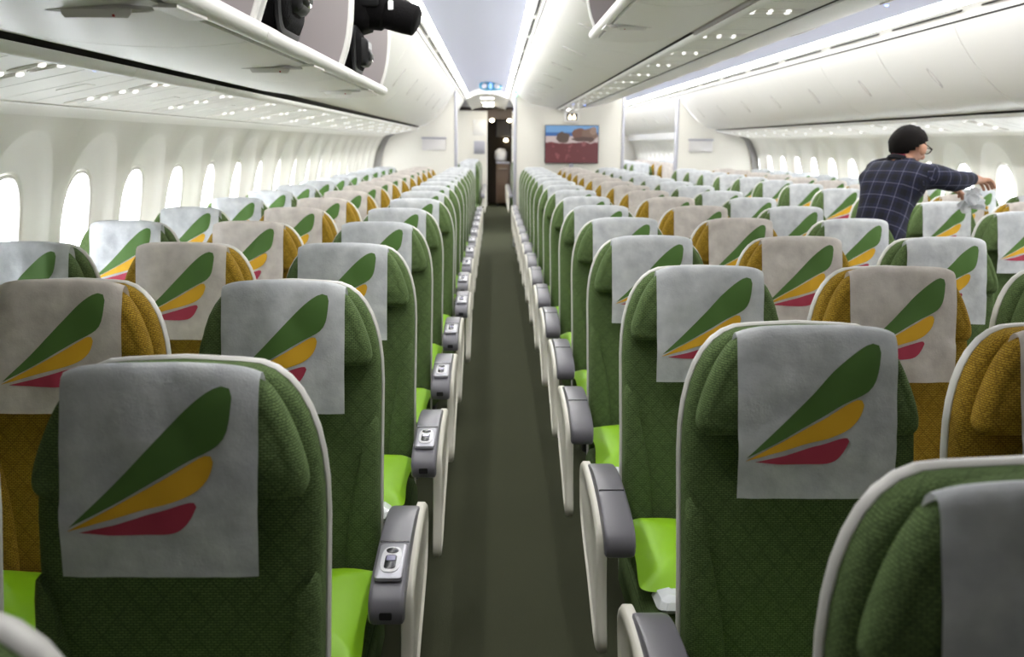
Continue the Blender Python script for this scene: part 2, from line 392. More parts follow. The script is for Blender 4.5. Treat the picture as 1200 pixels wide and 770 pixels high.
# bin housings (the fixed upper shell the bins hang in)
tn += 1; struct('trim_%d' % tn, mesh('bin_housing', *extrude(H([(-.58,.78), (-1.15,.78), (-1.42,.40), (-1.42,.22), (-1.10,.255)]), YF, YB), 'bin_grey', smooth=False))
tn += 1; struct('trim_%d' % tn, mesh('bin_housing', *extrude(H([(2.68,.71), (3.25,.71), (3.52,.40), (3.52,.21), (3.2,.245)]), YF, YB), 'bin_grey', smooth=False))
tn += 1; struct('trim_%d' % tn, mesh('bin_housing', *extrude(H([(.33,.785), (.90,.785), (.96,.55), (1.14,.55), (1.20,.785), (1.77,.785)]), YF, YB), 'bin_grey', smooth=False))

# ------------------------------------------------------------------ overhead bins
BP = 1.144
edges = [YB-.06-BP*k for k in range(0, 14)]                # bulkhead to nose
def profile_point(prof, t):
    L = [0]
    for a, b in zip(prof, prof[1:]): L.append(L[-1]+math.hypot(b[0]-a[0], b[1]-a[1]))
    s = t*L[-1]
    for i in range(len(prof)-1):
        if L[i+1] >= s:
            k = (s-L[i])/(L[i+1]-L[i]); a, b = prof[i], prof[i+1]
            return (a[0]+(b[0]-a[0])*k, a[1]+(b[1]-a[1])*k), math.atan2(b[1]-a[1], b[0]-a[0])
def latch_mesh():
    # a slim fin-shaped pull in a shallow dish, long axis x, facing -z
    d = loft(oval(0, 0, .085, .026, 28, 1.6), [(.004,.004), (0,-.0025), (.003,-.0035), (.010,.001)], XY)
    return mesh('latch', *d, 'latch_grey')
LATCH = latch_mesh()
PULL = mesh('pull', *loft(smooth_poly([(-.07,0), (-.03,.013), (.03,.012), (.055,0), (.03,-.012), (-.03,-.011)], 2), [(0,.0), (.001,-.008), (.006,-.014)], XY), 'bin_white')
PULL_FLAT = mesh('pull', *loft(oval(0, 0, .055, .010, 20, 1.8), [(0,.0), (.001,-.003), (.004,-.005)], XY), 'bin_white')
REDL = mesh('red_mark', *box(.022,.026,-.010,.010,-.013,-.009,.001), 'red_line', smooth=False)
def closed_bin(prof, s, y0, y1, label, group):
    t = empty('overhead_bin', (0, y0, CH))
    me = mesh('door', *extrude(prof, .004, y1-y0-.004, thick=.02*s), 'bin_white', sharp=60); add('door', me, t)
    (px, pz), a = profile_point(prof, .56)
    nrm = (math.sin(a)*s, -math.cos(a)*s)
    o = add('latch', LATCH, t, (px, (y1-y0)/2, pz))
    o.rotation_euler = (0, -a if s > 0 else PI-a, 0)
    add('pull', PULL_FLAT, o)
    tag(t, label, 'bin', group)
for k in range(12):
    y1, y0 = edges[k], edges[k+1]
    if k < 8:
        closed_bin(BIN_L, 1, y0, y1, 'closed white overhead bin above the window seats behind the open suitcase bins, %s from bulkhead' % ORD[k], 'closed bins on the suitcase side')
        closed_bin(BIN_C, -1, y0, y1, 'closed white centre bin facing the aisle to the galley, %s from the screen bulkhead' % ORD[k], 'closed centre bins over the galley aisle')
    closed_bin(BIN_R, -1, y0, y1, 'closed white overhead bin above the seats where the man leans, %s from the bulkhead' % ORD[k], 'closed bins on the leaning man side')
    closed_bin(mir(BIN_C), 1, y0, y1, 'closed white centre bin facing the leaning man\'s aisle, %s from the screen bulkhead' % ORD[k], 'closed centre bins over the far aisle')
for k in range(8):
    if k < 3:
        closed_bin(BIN_L, 1, YB+.15+BP*k, YB+.15+BP*(k+1), 'closed white overhead bin in the rear cabin on the suitcase side, %s behind bulkhead' % ORD[k], 'rear cabin bins')
        closed_bin(BIN_C, -1, YB+.15+BP*k, YB+.15+BP*(k+1), 'closed white centre bin in the rear cabin over the galley aisle, %s behind bulkhead' % ORD[k], 'rear cabin bins')
    closed_bin(BIN_R, -1, YB+.15+BP*k, YB+.15+BP*(k+1), 'closed white overhead bin in the rear cabin over the far windows, %s behind bulkhead' % ORD[k], 'rear cabin bins')
def open_bin(y0, y1, side, label, group):
    """a pivot bin swung down: flat tray with a rounded lip, grey end walls"""
    t = empty('open_overhead_bin', (0, y0, CH)); L = y1-y0
    if side == 'L':
        bot = [(-1.06,.232), (-.85,.203), (-.65,.199), (-.53,.213)]; lip = (-.508,.234); back = -1.04; top = .70
        endp = [(-1.03,.25), (-.52,.25), (-.492,.33), (-.478,.43), (-.477,.54), (-.50,.66), (-.55,.72), (-1.03,.72)]
    else:
        bot = [(.882,.500), (.74,.462), (.58,.452), (.47,.468)]; lip = (.448,.489); back = .90; top = .76
        endp = [(.89,.51), (.46,.505), (.430,.58), (.418,.66), (.42,.75), (.44,.775), (.89,.775)]
    sg = 1 if side == 'L' else -1
    bp = smooth_poly(bot, 2, False)
    add('tray', mesh('tray', *extrude(bp, .003, L-.003, thick=.022*sg), 'bin_white', sharp=50), t)
    n = 10; lv = [(lip[0]+.021*math.cos(2*PI*i/n), lip[1]+.021*math.sin(2*PI*i/n)) for i in range(n)]
    add('lip', mesh('lip', *extrude(lv, .003, L-.003, closed=True), 'bin_white', sharp=60), t)
    for yy in (.012, L-.03):
        e = add('end_wall', mesh('end_wall', *loft(endp, [(0, yy), (0, yy+.018)], XZ), 'bin_grey', smooth=False), t)
        fe = [p for p in endp[1:-1]]
        fe = smooth_poly(fe, 1, False)
        add('edge_trim', mesh('edge_trim', *tube([(x, yy+.009, z) for x, z in fe], .010, 8), 'bin_white'), e)
    ln = [(back, lip[1]+.02), (back-.0*sg, top)]
    add('liner', mesh('liner', *extrude([(back-.01*sg, lip[1]), (back, lip[1]), (back, top), (back-.01*sg, top)], .02, L-.02, closed=True), 'bin_grey', smooth=False), t)
    flo = [(lip[0]-.02*sg, lip[1]+.006), (back, lip[1]+.012), (back, lip[1]+.018), (lip[0]-.02*sg, lip[1]+.012)]
    add('bin_floor', mesh('bin_floor', *extrude(flo, .02, L-.02, closed=True), 'bin_grey', smooth=False), t)
    (px, pz), a = profile_point(bp, .84)
    o = add('latch', LATCH, t, (px, L*.5, pz-.001)); add('pull', PULL, o); add('red_mark', REDL, o)
    if side != 'L': o.rotation_euler = (0, 0, PI)
    pl = add('placard', mesh('placard', *box(lip[0]-.014*sg-.02, lip[0]-.014*sg+.02, L*.52, L*.66, lip[1]-.026, lip[1]-.018, .001), 'bin_white', smooth=False), t)
    tag(t, label, 'bin', group)
for k in range(8, 12):
    what = ['holding the black suitcase and camera bag', 'holding one upright black suitcase', 'with an empty grey tray, next to the lone suitcase', 'with an empty grey tray, two before the lone suitcase'][k-8]
    open_bin(edges[k+1], edges[k], 'L', 'open white overhead bin swung down, '+what, 'open bins on the suitcase side')
    open_bin(edges[k+1], edges[k], 'C', 'open white centre bin swung down over the aisle, %s from the closed centre bins' % ORD[k-8], 'open centre bins')

# ------------------------------------------------------------------ passenger service units under the bins
def psu(x0, z0, x1, z1, y, L, label, group, rail_side):
    cx, cz = (x0+x1)/2, (z0+z1)/2; W = math.hypot(x1-x0, z1-z0); a = math.atan2(z1-z0, x1-x0)
    key = (round(W, 3), rail_side)
    t = empty('service_panel', (cx, y, CH+cz)); t.rotation_euler = (0, -a, 0)
    if key not in PSU:
        P = {}
        P['panel'] = mesh('panel', *box(-W/2, W/2, -L/2+.002, L/2-.002, 0, .012, .003), 'psu_white', smooth=False)
        n = 10; P['rail'] = mesh('rail', *extrude([(W/2*rail_side+.024*math.cos(PI*i/n), .006-.024*math.sin(PI*i/n)) for i in range(n+1)], -L/2+.002, L/2-.002, closed=True), 'bin_white', sharp=60)
        P['dish'] = mesh('dish', *loft(oval(0, 0, .05*min(1, W/.36), .015, 20, 2.2), [(.002,.002), (0,-.003), (.0035,-.0045), (.006,.0005)], XY), 'psu_white')
        P['lamp'] = mesh('reading_light', *loft(oval(0, 0, .011, .011, 14), [(0,.0), (.001,-.006), (.006,-.0085)], XY), 'reading_lens_glint')
        P['speaker'] = mesh('speaker_grille', *loft(rrect(-.05,.05,-.04,.04,.008,3), [(0,.002), (.001,-.002), (.004,-.0025)], XY), 'psu_white')
        P['seam'] = mesh('seam', *box(-W/2+.01, W/2-.03, -.0015,.0015, -.0006,.001,.0005), 'seam_grey', smooth=False)
        PSU[key] = P
    P = PSU[key]
    add('panel', P['panel'], t); add('rail', P['rail'], t)
    for r in (-.032, .032):
        for i in range(3):
            xx = (-.29+.27*i)*W+(.05*W if r > 0 else 0)
            d = add('dish', P['dish'], t, (xx, r, 0)); add('reading_light', P['lamp'], d, (.043*min(1, W/.36)*rail_side, 0, -.002))
    add('seam', P['seam'], t, (0, .2, 0)); add('seam', P['seam'], t, (0, -.22, 0))
    add('speaker_grille', P['speaker'], t, (0, -.31, 0))
    tag(t, label, 'panel', group)
    return t
PSU = {}
YL0, YC0, PITCHM = 1.26, 1.551, .8
for n in range(-1, 16):
    yl = YL0+PITCHM*n-.35; yc = YC0+PITCHM*n-.35
    psu(-1.50,.12, -1.095,.207, yl, PITCHM, 'cream panel of reading lights under bins on suitcase side, %s from bulkhead' % ORD[15-n], 'service panels suitcase side', 1)
    psu(3.195,.197, 3.60,.11, yl, PITCHM, 'cream panel of reading lights above leaning man side seats, %s from bulkhead' % ORD[15-n], 'service panels leaning man side', -1)
    psu(.93,.494, 1.175,.494, yc, PITCHM, 'cream panel of reading lights under the centre bins, %s from screen bulkhead' % ORD[15-n], 'service panels under centre bins', -1)
# black strips put in for shade in the gaps between bins and panels, and window-wall wash lights
for pts in ([(-1.10,.222), (-1.058,.240), (-1.07,.25), (-1.12,.24)], [(3.20,.212), (3.163,.23), (3.17,.24), (3.22,.23)], [(.945,.508), (.875,.508), (.875,.53), (.945,.53)], [(1.159,.508), (1.229,.508), (1.229,.53), (1.159,.53)]):
    tn += 1; struct('trim_%d' % tn, mesh('shade_strip', *extrude(H(pts), YF, YB, closed=True), 'gap_black', smooth=False))
for s in (-1, 1):
    put = (lambda x: x) if s < 0 else (lambda x: 2*XC-x)
    tn += 1; struct('trim_%d' % tn, mesh('wall_light_strip', *extrude(H([(put(-1.535),.132), (put(-1.508),.138)]), 1.2, YE), 'strip_wash', smooth=False), 'warm light strip washing the window wall')
    tn += 1; struct('trim_%d' % tn, mesh('panel_edge', *extrude(H([(put(-1.490),.118), (put(-1.512),.114), (put(-1.512),.124), (put(-1.49),.13)]), YF, YE, closed=True), 'psu_white', smooth=False))
LED = mesh('indicator', *loft(oval(0, 0, .008, .008, 12), [(0,0), (.001,-.004), (.005,-.006)], XY), 'led_blue')
for i, (x, z, y, d) in enumerate(((-1.12,.198,2.72,'on the panel above window seats by the open suitcase bins'), (.96,.485,11.6,'on centre panel near the seatbelt sign'), (1.13,.485,11.9,'on centre panel behind the lit sign'), (1.70,.62,12.6,'on the centre bin edge by the far aisle'), (3.2,.19,10.0,'on the panel above seats ahead of the leaning man'), (1.62,.575,4.0,'on the centre bin above the far aisle'))):
    tag(add('indicator_light', LED, None, (x, y, CH+z)), 'tiny blue indicator light '+d, 'light', 'blue indicator lights')

# ------------------------------------------------------------------ bulkheads
def bulk(name, outline, y=YB, th=.06):
    return struct(name, mesh(name, *loft(outline, [(.0, y), (.0, y+th)], XZ), 'bulk_cream', smooth=False))
wl = [(x, z) for x, z in WALL]
ol = H([(-.565,.78)]+BIN_L[::-1][1:]+[(-1.10,.20)]+[(x+.02, z) for x, z in wl[:-1]]+[(-1.64,-1.48), (-.54,-1.48)])
o = bulk('wall_rear_left', ol)
orr = H([(2.64,.70)]+BIN_R[::-1][1:]+[(3.22,.19)]+[(2*XC-x-.02, z) for x, z in wl[:-1]]+[(3.744,-1.48), (2.62,-1.48)])
o2 = bulk('wall_rear_right', orr)
oc = H(BIN_C[::-1]+[(.93,.48), (1.175,.48)]+mir(BIN_C)+[(1.86,.77), (1.86,-1.48), (.29,-1.48), (.285,.70)])
o3 = bulk('wall_rear_center', oc)
for par, x in ((o, -.548), (o3, .300), (o3, 1.85), (o2, 2.625)):
    ht = .74 if par is not o2 else .66
    add('edge_post', mesh('edge_post', *box(x-.022, x+.022, YB-.02, YB+.08, 0, CH+ht, .012), 'trim_grey'), par)
for par, x in ((o, -.86), (o2, 2.97)):
    p = add('folding_pocket', mesh('folding_pocket', *loft(rrect(x-.17, x+.17, 1.385, 1.56,.02,3), [(0, YB), (0, YB-.03), (.008, YB-.038)], XZ), 'latch_grey'), par)
    add('pocket_rim', mesh('pocket_rim', *box(x-.18, x+.18, YB-.055, YB-.004, 1.545, 1.572, .008), 'trim_grey'), p)
for s, par in ((-1, o), (1, o2)):   # grey side returns where the bulkhead meets the wall
    put = (lambda x: x) if s < 0 else (lambda x: 2*XC-x)
    pr = [(put(x+.09), CH+z) for x, z in wl if z > -.9]+[(put(x-.01), CH+z) for x, z in wl[::-1] if z > -.9]
    add('side_return', mesh('side_return', *loft(pr, [(0, YB-.05), (0, YB)], XZ), 'return_grey', smooth=False), par)
sc = empty('wall_screen', (1.11, YB-.05, 1.484))
add('panel', mesh('panel', *box(-.385,.385,-.012,.03,-.268,.268,.006), 'black'), sc)
add('picture', mesh('picture', [(-.377,-.0145,-.260), (.377,-.0145,-.260), (.377,-.0145,.260), (-.377,-.0145,.260)], [(0,1,2,3)], 'screen_beach', smooth=False), sc)
add('mount', mesh('mount', *box(-.03,.03,.0,.04,-.36,-.262,.005), 'trim_grey'), sc)
tag(sc, 'flat screen showing rocks on a red beach, on the centre bulkhead', 'screen')
sg = empty('seatbelt_sign', (1.107, YB-.02, 1.868))
add('housing', mesh('housing', *box(-.11,.11,-.03,.02,-.075,.075,.012), 'bin_white'), sg)
add('window', mesh('sign_window', *box(-.075,.075,-.036,-.028,-.045,.045,.003), 'sign_dark'), sg)
for x in (-.03,.03):
    s_ = add('pictogram', mesh('pictogram', *join(loft(oval(x, .022, .011, .011, 12), [(0,-.0385), (0,-.036)], XZ), box(x-.02, x+.02, -.0385,-.036,-.034,.008,.003)), 'sign_lit', smooth=False), sg)
tag(sg, 'small lit sign with two symbols above the wall screen', 'sign')
dv = empty('ceiling_vent', (-.06, 15.6, CH+.925))
add('body', mesh('body', *loft(oval(0, 0, .19, .075, 28, 3), [(.01,.03), (0,0), (.004,-.03), (.03,-.04)], lambda u, v, d: (u, d, v)), 'oval_teal'), dv)
for x in (-.10, 0, .10): add('lens', mesh('lens', *loft(oval(x, 0, .042 if x else .03, .05, 18), [(0,-.038), (.004,-.05), (.02,-.054)], XZ), 'lens_blue' if x == 0 else 'trim_grey'), dv)
add('indicator', mesh('indicator', *loft(oval(-.02,-.10,.014,.014, 12), [(0,-.02), (.004,-.035)], XZ), 'led_blue'), dv)
add('bracket', mesh('bracket', *box(-.03,.03,.0,.03,.06,.12,.004), 'plastic_white'), dv)
tag(dv, 'teal oval fixture hanging from the blue-lit aisle ceiling above the galley doorway', 'fixture')
gl = add('indicator_light', mesh('green_indicator', *loft(oval(0, 0, .02, .02, 12), [(0,0), (.004,-.012)], XZ), 'led_green'), None, (.30, YB-.022, CH+.69))
tag(gl, 'small green indicator light on the bulkhead edge by the galley aisle', 'light')

# ------------------------------------------------------------------ seats
REC = .125
rc = lambda z: (z-1.167)*REC
XZr = lambda u, v, d: (u, d+rc(v), v)
def back_outline(hw, top, zb, tw, k=9):
    r = [(hw-.006, zb)]; r += [(hw-.004, .7), (hw, .93)]
    for i in range(1, k+1):
        t = PI/2*i/k; r.append((tw+(hw-tw)*math.cos(t)**.85, .93+(top-.93)*math.sin(t)**.85))
    r.append((tw*.5, top+.002)); return r+[(0, top+.004)]+[(-x, z) for x, z in r[::-1]]
HEAD = smooth_poly([(0,1.174), (.08,1.171), (.132,1.152), (.162,1.108), (.182,1.06), (.195,1.015), (.193,.990), (.176,.982), (.10,.984), (0,.985), (-.10,.984), (-.176,.982), (-.193,.990), (-.195,1.015), (-.182,1.06), (-.162,1.108), (-.132,1.152), (-.08,1.171)], 2)
SM = {}
def seat_meshes(c, fab, pap):
    m = {}
    m['backrest'] = mesh('backrest', *loft(back_outline(.209,1.160,.40,.085), [(.075,.052), (.04,.050), (.018,.052), (.006,.058), (0,.070), (0,.100)], XZr), fab, sharp=50)
    m['back_shell'] = mesh('back_shell', *loft(back_outline(.2145,1.164,.34,.085), [(.016,.097), (.003,.095), (0,.099), (0,.112), (.012,.138), (.05,.155)], XZr), 'shell_white', sharp=50)
    m['headrest'] = mesh('headrest', *loft(HEAD, [(.01,.052), (0,.046), (0,.024), (.004,.014), (.012,.006), (.022,.0035), (.026,.0045), (.032,.001), (.06,-.003), (.085,-.004)], XZr), fab, sharp=60)
    V, Fc = [], []
    for s in (-1, 1):   # lower side bolster: lens-shaped raised pad
        b = smooth_poly([(s*.208,.90), (s*.206,.70), (s*.205,.44), (s*.125,.44), (s*.132,.60), (s*.160,.76)], 2)
        V, Fc = join((V, Fc), loft(b, [(0,.062), (0,.046), (.006,.037), (.018,.031), (.03,.030)], XZr))
        m['bolster%d' % s] = mesh('side_bolster', *loft(b, [(0,.062), (0,.046), (.006,.037), (.018,.031), (.03,.030)], XZr), fab, sharp=60)
    m['seat_cushion'] = mesh('seat_cushion', *loft(rrect(-.222,.222,-.50,-.035,.05,5), [(.02,.335), (0,.36), (0,.415), (.008,.44), (.03,.455), (.07,.462), (.12,.458)], XY), fab, sharp=60)
    m['seat_pan'] = mesh('seat_pan', *loft(rrect(-.20,.20,-.46,.02,.03,3), [(.01,.28), (0,.29), (0,.345)], XY), 'dark_metal')
    m['leg_f'] = mesh('leg', *tube([(-.02,-.32,.30), (-.02,-.40,.012)], .018, 8), 'dark_metal'); m['leg_r'] = mesh('leg', *tube([(-.02,-.10,.30), (-.02,.06,.012)], .018, 8), 'dark_metal')
    # cover draped over the headrest
    path = smooth_poly([(.036,1.13), (.030,1.168), (.012,1.182), (-.004,1.176), (-.010,1.14), (-.011,1.06), (-.011,.985), (-.008,.93), (-.006,.8835)], 2, False)
    cum = [0]
    for a, b in zip(path, path[1:]): cum.append(cum[-1]+math.hypot(a[0]-b[0], a[1]-b[1]))
    front = next(i for i, p in enumerate(path) if p[0] < .004); s0 = cum[front]; s1 = cum[-1]
    def pos(u, s, off=0.):
        s = min(max(s, 0), s1-1e-6)
        for i in range(len(path)-1):
            if cum[i+1] >= s:
                k = (s-cum[i])/(cum[i+1]-cum[i]+1e-9); y = path[i][0]+(path[i+1][0]-path[i][0])*k; z = path[i][1]+(path[i+1][1]-path[i][1])*k; break
        tpr = 1-.015*(s-s0)/(s1-s0)
        x = u*.138*tpr
        fall = max(0, (s-s0)/(s1-s0))
        wr = (noise.noise(Vector((x*16+c*9.1, z*11, c*3.7)))*.0065+noise.noise(Vector((x*30+c*4, z*3, c)))*.0035*max(0, 1-fall*2)+noise.noise(Vector((x*42, z*24+c*5, 1.3)))*.0016)*(.35+.65*min(1, fall*3))
        y += wr-max(0, abs(u)-.75)*-.012*(1 if z > .99 else .2)
        if s > s0-.02: y -= off
        else: z += off
        top = max(0., 1-fall*1.4) if s > s0 else 1.
        z -= (.004*u*u+.013*u**6)*top; y += .010*u**6*top-.0035
        return (x, y+rc(z), z)
    NU, NV = 22, 34; V = [pos(-1+2*i/NU, s1*j/NV) for j in range(NV+1) for i in range(NU+1)]
    Fc = [(j*(NU+1)+i, j*(NU+1)+i+1, (j+1)*(NU+1)+i+1, (j+1)*(NU+1)+i) for j in range(NV) for i in range(NU)]
    m['headrest_cover'] = mesh('headrest_cover', V, Fc, pap, sharp=80)
    def feather(name, up, lo, mat):
        def res(p, n=14):
            L = [0]
            for a, b in zip(p, p[1:]): L.append(L[-1]+math.hypot(b[0]-a[0], b[1]-a[1]))
            o = []
            for k in range(n+1):
                s = L[-1]*k/n
                i = next(i for i in range(len(p)-1) if L[i+1] >= s-1e-6); q = (s-L[i])/(L[i+1]-L[i]+1e-9)
                o.append((p[i][0]+(p[i+1][0]-p[i][0])*q, p[i][1]+(p[i+1][1]-p[i][1])*q))
            return o
        A, B = res(smooth_poly(up, 3, False), 26), res(smooth_poly(lo, 3, False), 26); V, Fc = [], []; M = 6
        for a, b in zip(A, B):
            for k in range(M+1):
                x = a[0]+(b[0]-a[0])*k/M; y = a[1]+(b[1]-a[1])*k/M
                u = ((x-160)/490)*2-1; vv = (y-65)/505
                V.append(pos(u, s0+(s1-s0)*vv, .0013))
        for j in range(26):
            for k in range(M): Fc.append((j*(M+1)+k, j*(M+1)+k+1, (j+1)*(M+1)+k+1, (j+1)*(M+1)+k))
        m[name] = mesh('logo_feather', V, Fc, mat, sharp=80)
    feather('f1', [(187,445), (300,345), (400,245), (480,165), (535,122), (570,108), (586,114), (590,135)], [(187,446), (300,392), (400,337), (480,292), (545,262), (572,235), (584,195), (590,135)], 'logo_green')
    feather('f2', [(182,455), (300,396), (400,345), (480,300), (525,274), (540,278), (543,292)], [(182,456), (240,441), (330,416), (440,389), (492,370), (522,345), (538,318), (543,292)], 'logo_yellow')
    feather('f3', [(212,458), (300,440), (400,412), (480,388), (498,388), (501,398)], [(212,459), (270,464), (350,467), (430,466), (462,456), (486,430), (501,398)], 'logo_red')
    return m
SM[0] = seat_meshes(0, 'green_fabric', 'paper_white'); SM[2] = seat_meshes(2, 'green_fabric', 'paper_white'); SM[1] = seat_meshes(1, 'mustard_fabric', 'paper_cream')
# aisle armrest: arched grey cap, cream support, controls (built for the +x side, origin at its centre)
cap_prof = smooth_poly([(.03,.595), (.03,.632), (-.03,.662), (-.16,.676), (-.30,.662), (-.405,.640), (-.432,.612), (-.428,.578), (-.405,.572), (-.392,.602), (-.33,.622), (-.17,.634), (-.05,.632), (-.005,.612)], 2)
ARM_CAP = mesh('armrest', *loft(cap_prof, [(.006,-.034), (.0015,-.031), (0,-.025), (0,.025), (.0015,.031), (.006,.034)], YZ), 'arm_grey', sharp=40)
sup = smooth_poly([(.085,.61), (.055,.640), (-.02,.652), (-.16,.652), (-.30,.632), (-.365,.60), (-.375,.50), (-.40,.42), (-.43,.36), (-.40,.325), (-.33,.335), (-.20,.40), (-.06,.45), (.05,.50), (.085,.58)], 2)
ARM_SUP_R = mesh('armrest_support', *loft(sup, [(.008,.022), (0,.024), (0,.040), (.006,.046), (.018,.047), (.024,.041)], YZ), 'arm_cream', sharp=50)
ARM_SUP_L = mesh('armrest_support', *loft(sup, [(.008,-.022), (0,-.024), (0,-.040), (.006,-.046), (.018,-.047), (.024,-.041)], YZ), 'arm_cream', sharp=50)
in_prof = smooth_poly([(.02,.60), (.01,.64), (-.10,.66), (-.33,.65), (-.40,.63), (-.40,.595), (-.33,.595), (-.10,.60)], 2)
ARM_IN = mesh('inner_armrest', *loft(in_prof, [(.005,-.022), (0,-.018), (0,.018), (.005,.022)], YZ), 'arm_grey', sharp=40)
def slope(p): return lambda u, v, d: (u, v, .6735+d-(.0 if v > -.16 else (-.16-v)*.095))
CTL = mesh('control_panel', *loft(rrect(-.027,.027,-.385,-.255,.008,3), [(0,-.004), (0,.0025), (.002,.004)], slope(0)), 'trim_grey')
CPL = mesh('control_plate', *loft(oval(0,-.320,.020,.048,20,3), [(0,.002), (0,.006), (.002,.0066)], slope(0)), 'plate_white')
CB1 = mesh('button', *loft(oval(0,-.290,.0125,.0100,16), [(0,.005), (0,.0082), (.002,.0088)], slope(0)), 'button_black')
CB2 = mesh('button', *loft(rrect(-.0115,.0115,-.358,-.307,.008,4), [(0,.005), (0,.0080), (.001,.0084)], slope(0)), 'button_black')
CB3 = mesh('display', *loft(rrect(-.009,.009,-.330,-.311,.002,2), [(0,.008), (0,.0092)], slope(0)), 'button_screen')
JCK = mesh('jack_socket', *loft(rrect(-.012,.012,.592,.607,.003,2), [(0,-.425), (0,-.4335)], lambda u, v, d: (u, d, v)), 'black')
SEAM = mesh('seam', *loft(rrect(-.03,.03,-.247,-.243,.001,1), [(0,-.001), (0,.0035)], slope(0)), 'button_black', smooth=False)
BELT = mesh('seat_belt', *tube([(.18,-.06,.462), (.16,-.16,.475), (.12,-.26,.474), (.08,-.32,.472)], .010, 6), 'dark_metal')
BUCK = mesh('belt_buckle', *box(.05,.10,-.375,-.315,.464,.484,.006), 'chrome')
def seat(x, y, colour, side, label, group, dx=0, dz=0, small=False, inner=1, shift=0):
    m = SM[colour]; t = empty('passenger_seat', (x+dx, y, dz))
    for k in ('back_shell', 'backrest', 'bolster-1', 'bolster1', 'headrest'):
        add(m[k].name.split('.')[0], m[k], t)
    cv = add('headrest_cover', m['headrest_cover'], t)
    if not small:
        cv.location = (random.uniform(-.006,.006)+shift, 0, 0)
        for f in ('f1', 'f2', 'f3'): add('logo_feather', m[f], cv)
    add('seat_cushion', m['seat_cushion'], t); add('seat_pan', m['seat_pan'], t)
    add('leg', m['leg_f'], t); add('leg', m['leg_r'], t)
    if side:
        a = add('armrest', ARM_CAP, t, (.268*side, 0, 0)); add('armrest_support', ARM_SUP_R if side > 0 else ARM_SUP_L, t, (.268*side, 0, 0))
        if not small:
            add('seam', SEAM, a)
            if side > 0:
                for me in (CTL, CPL, CB1, CB2, CB3, JCK): add(me.name.split('.')[0], me, a)
            add('seat_belt', BELT, t); add('belt_buckle', BUCK, t)
    if not small and colour != 2: add('inner_armrest', ARM_IN, t, (.25*inner, 0, 0))
    tag(t, label, 'seat', group); return t
SX = .5
BL = {'L': (-.4596, -1, YL0), 'C': (.5517, 1, YC0), 'R': (2*XC+.4596, 1, YL0)}
DESC = {('L',0): ('green', 'on the galley aisle, below the suitcase bins'), ('L',1): ('mustard', 'in the middle below the suitcase bins'), ('L',2): ('green', 'by the windows below the suitcase bins'),
        ('C',0): ('green', 'in the centre block on the galley aisle'), ('C',1): ('mustard', 'in the middle of the centre block'), ('C',2): ('green', 'in the centre block on the leaning man\'s aisle'),
        ('R',0): ('green', 'across the aisle the leaning man stands in'), ('R',1): ('mustard', 'in the middle of the leaning man\'s window side'), ('R',2): ('green', 'by the windows on the leaning man\'s side')}
SIDE = {('L',0): 1, ('C',0): -1, ('C',2): 1, ('R',0): -1}
COLOUR = {0: 0, 1: 1, 2: 2}
ADJ = {('L',0,1): (-.012,0), ('L',1,0): (.0,.0), ('L',1,1): (-.01,0), ('L',2,2): (.008,0), ('L',2,3): (.008,0), ('L',0,5): (.02,0), ('L',0,-1): (-.01,.03), ('C',0,-1): (-.003,.045), ('C',1,0): (-.008,0), ('C',0,2): (-.01,0)}
SEATS = {}
for blk, (x0, sgn, y0) in BL.items():
    for c in range(3):
        for n in range(-1, 15):
            if n == -1 and (blk, c) not in (('L',0), ('C',0)): continue
            if blk == 'R' and n < 4: continue
            dxy = ADJ.get((blk, c, n), (0, 0)); colr, where = DESC[(blk, c)]
            SEATS[(blk, c, n)] = seat(x0+sgn*SX*c+dxy[0], y0+PITCHM*n+dxy[1], c, SIDE.get((blk, c), 0), '%s seat %s, %s row from bulkhead' % (colr, where, ORD[14-n]), '%s seats %s' % (colr, where), inner=sgn, shift=.02 if (blk, c) == ('L', 2) else 0)
# seats of the next cabin, seen through the gaps in the bulkheads
for k in range(5):
    for blk, c in (('L',0), ('L',1), ('C',0), ('C',2), ('R',0), ('R',1), ('R',2)):
        x0, sgn, _ = BL[blk]
        seat(x0+sgn*SX*c, 16.4+.8*k, c, SIDE.get((blk, c), 0), '%s seat in the rear cabin %s, %s row behind bulkhead' % (DESC[(blk, c)][0], {'L0': 'left of galley doorway', 'L1': 'near the galley wall', 'C0': 'right of galley doorway', 'C2': 'on the far aisle', 'R0': 'past the far aisle', 'R1': 'among the far window block', 'R2': 'by the far windows'}[blk+str(c)], ORD[k]), 'rear cabin seats', small=True)

# pillows on the aisle seats
def pillow_mesh(sd):
    V, Fc = loft(smooth_poly([(-.215,-.165), (-.19,-.172), (0,-.160), (.19,-.172), (.215,-.165), (.218,-.14), (.205,0), (.218,.14), (.215,.165), (.19,.172), (0,.162), (-.19,.172), (-.215,.165), (-.218,.14), (-.205,0), (-.218,-.14)], 2), [(.14,-.036), (.08,-.034), (.03,-.02), (.006,-.004), (0,0), (.006,.004), (.03,.022), (.07,.036), (.11,.041), (.14,.042)], XY)
    V = [(x, y, z+noise.noise(Vector((x*9+sd, y*9, sd)))*.010) for x, y, z in V]
    return mesh('pillow', V, Fc, 'lime', sharp=70)
PIL = [pillow_mesh(i*3.3) for i in range(3)]
def pillow(blk, c, n):
    s = SEATS[(blk, c, n)]
    o = add('pillow', PIL[n % 3], None, (s.location.x, s.location.y-.25, .508)); o.rotation_euler = (math.radians(5), 0, random.uniform(-.03,.03))
    tag(o, 'lime green pillow lying on the %s seat %s, %s row from bulkhead' % (DESC[(blk, c)][0], {'L0': 'under suitcase bins', 'C0': 'across the galley aisle', 'L1': 'in the middle'}[blk+str(c)], ORD[14-n]), 'pillow', 'lime green pillows on the seats')
for n in range(0, 12):
    pillow('L', 0, n); pillow('C', 0, n)
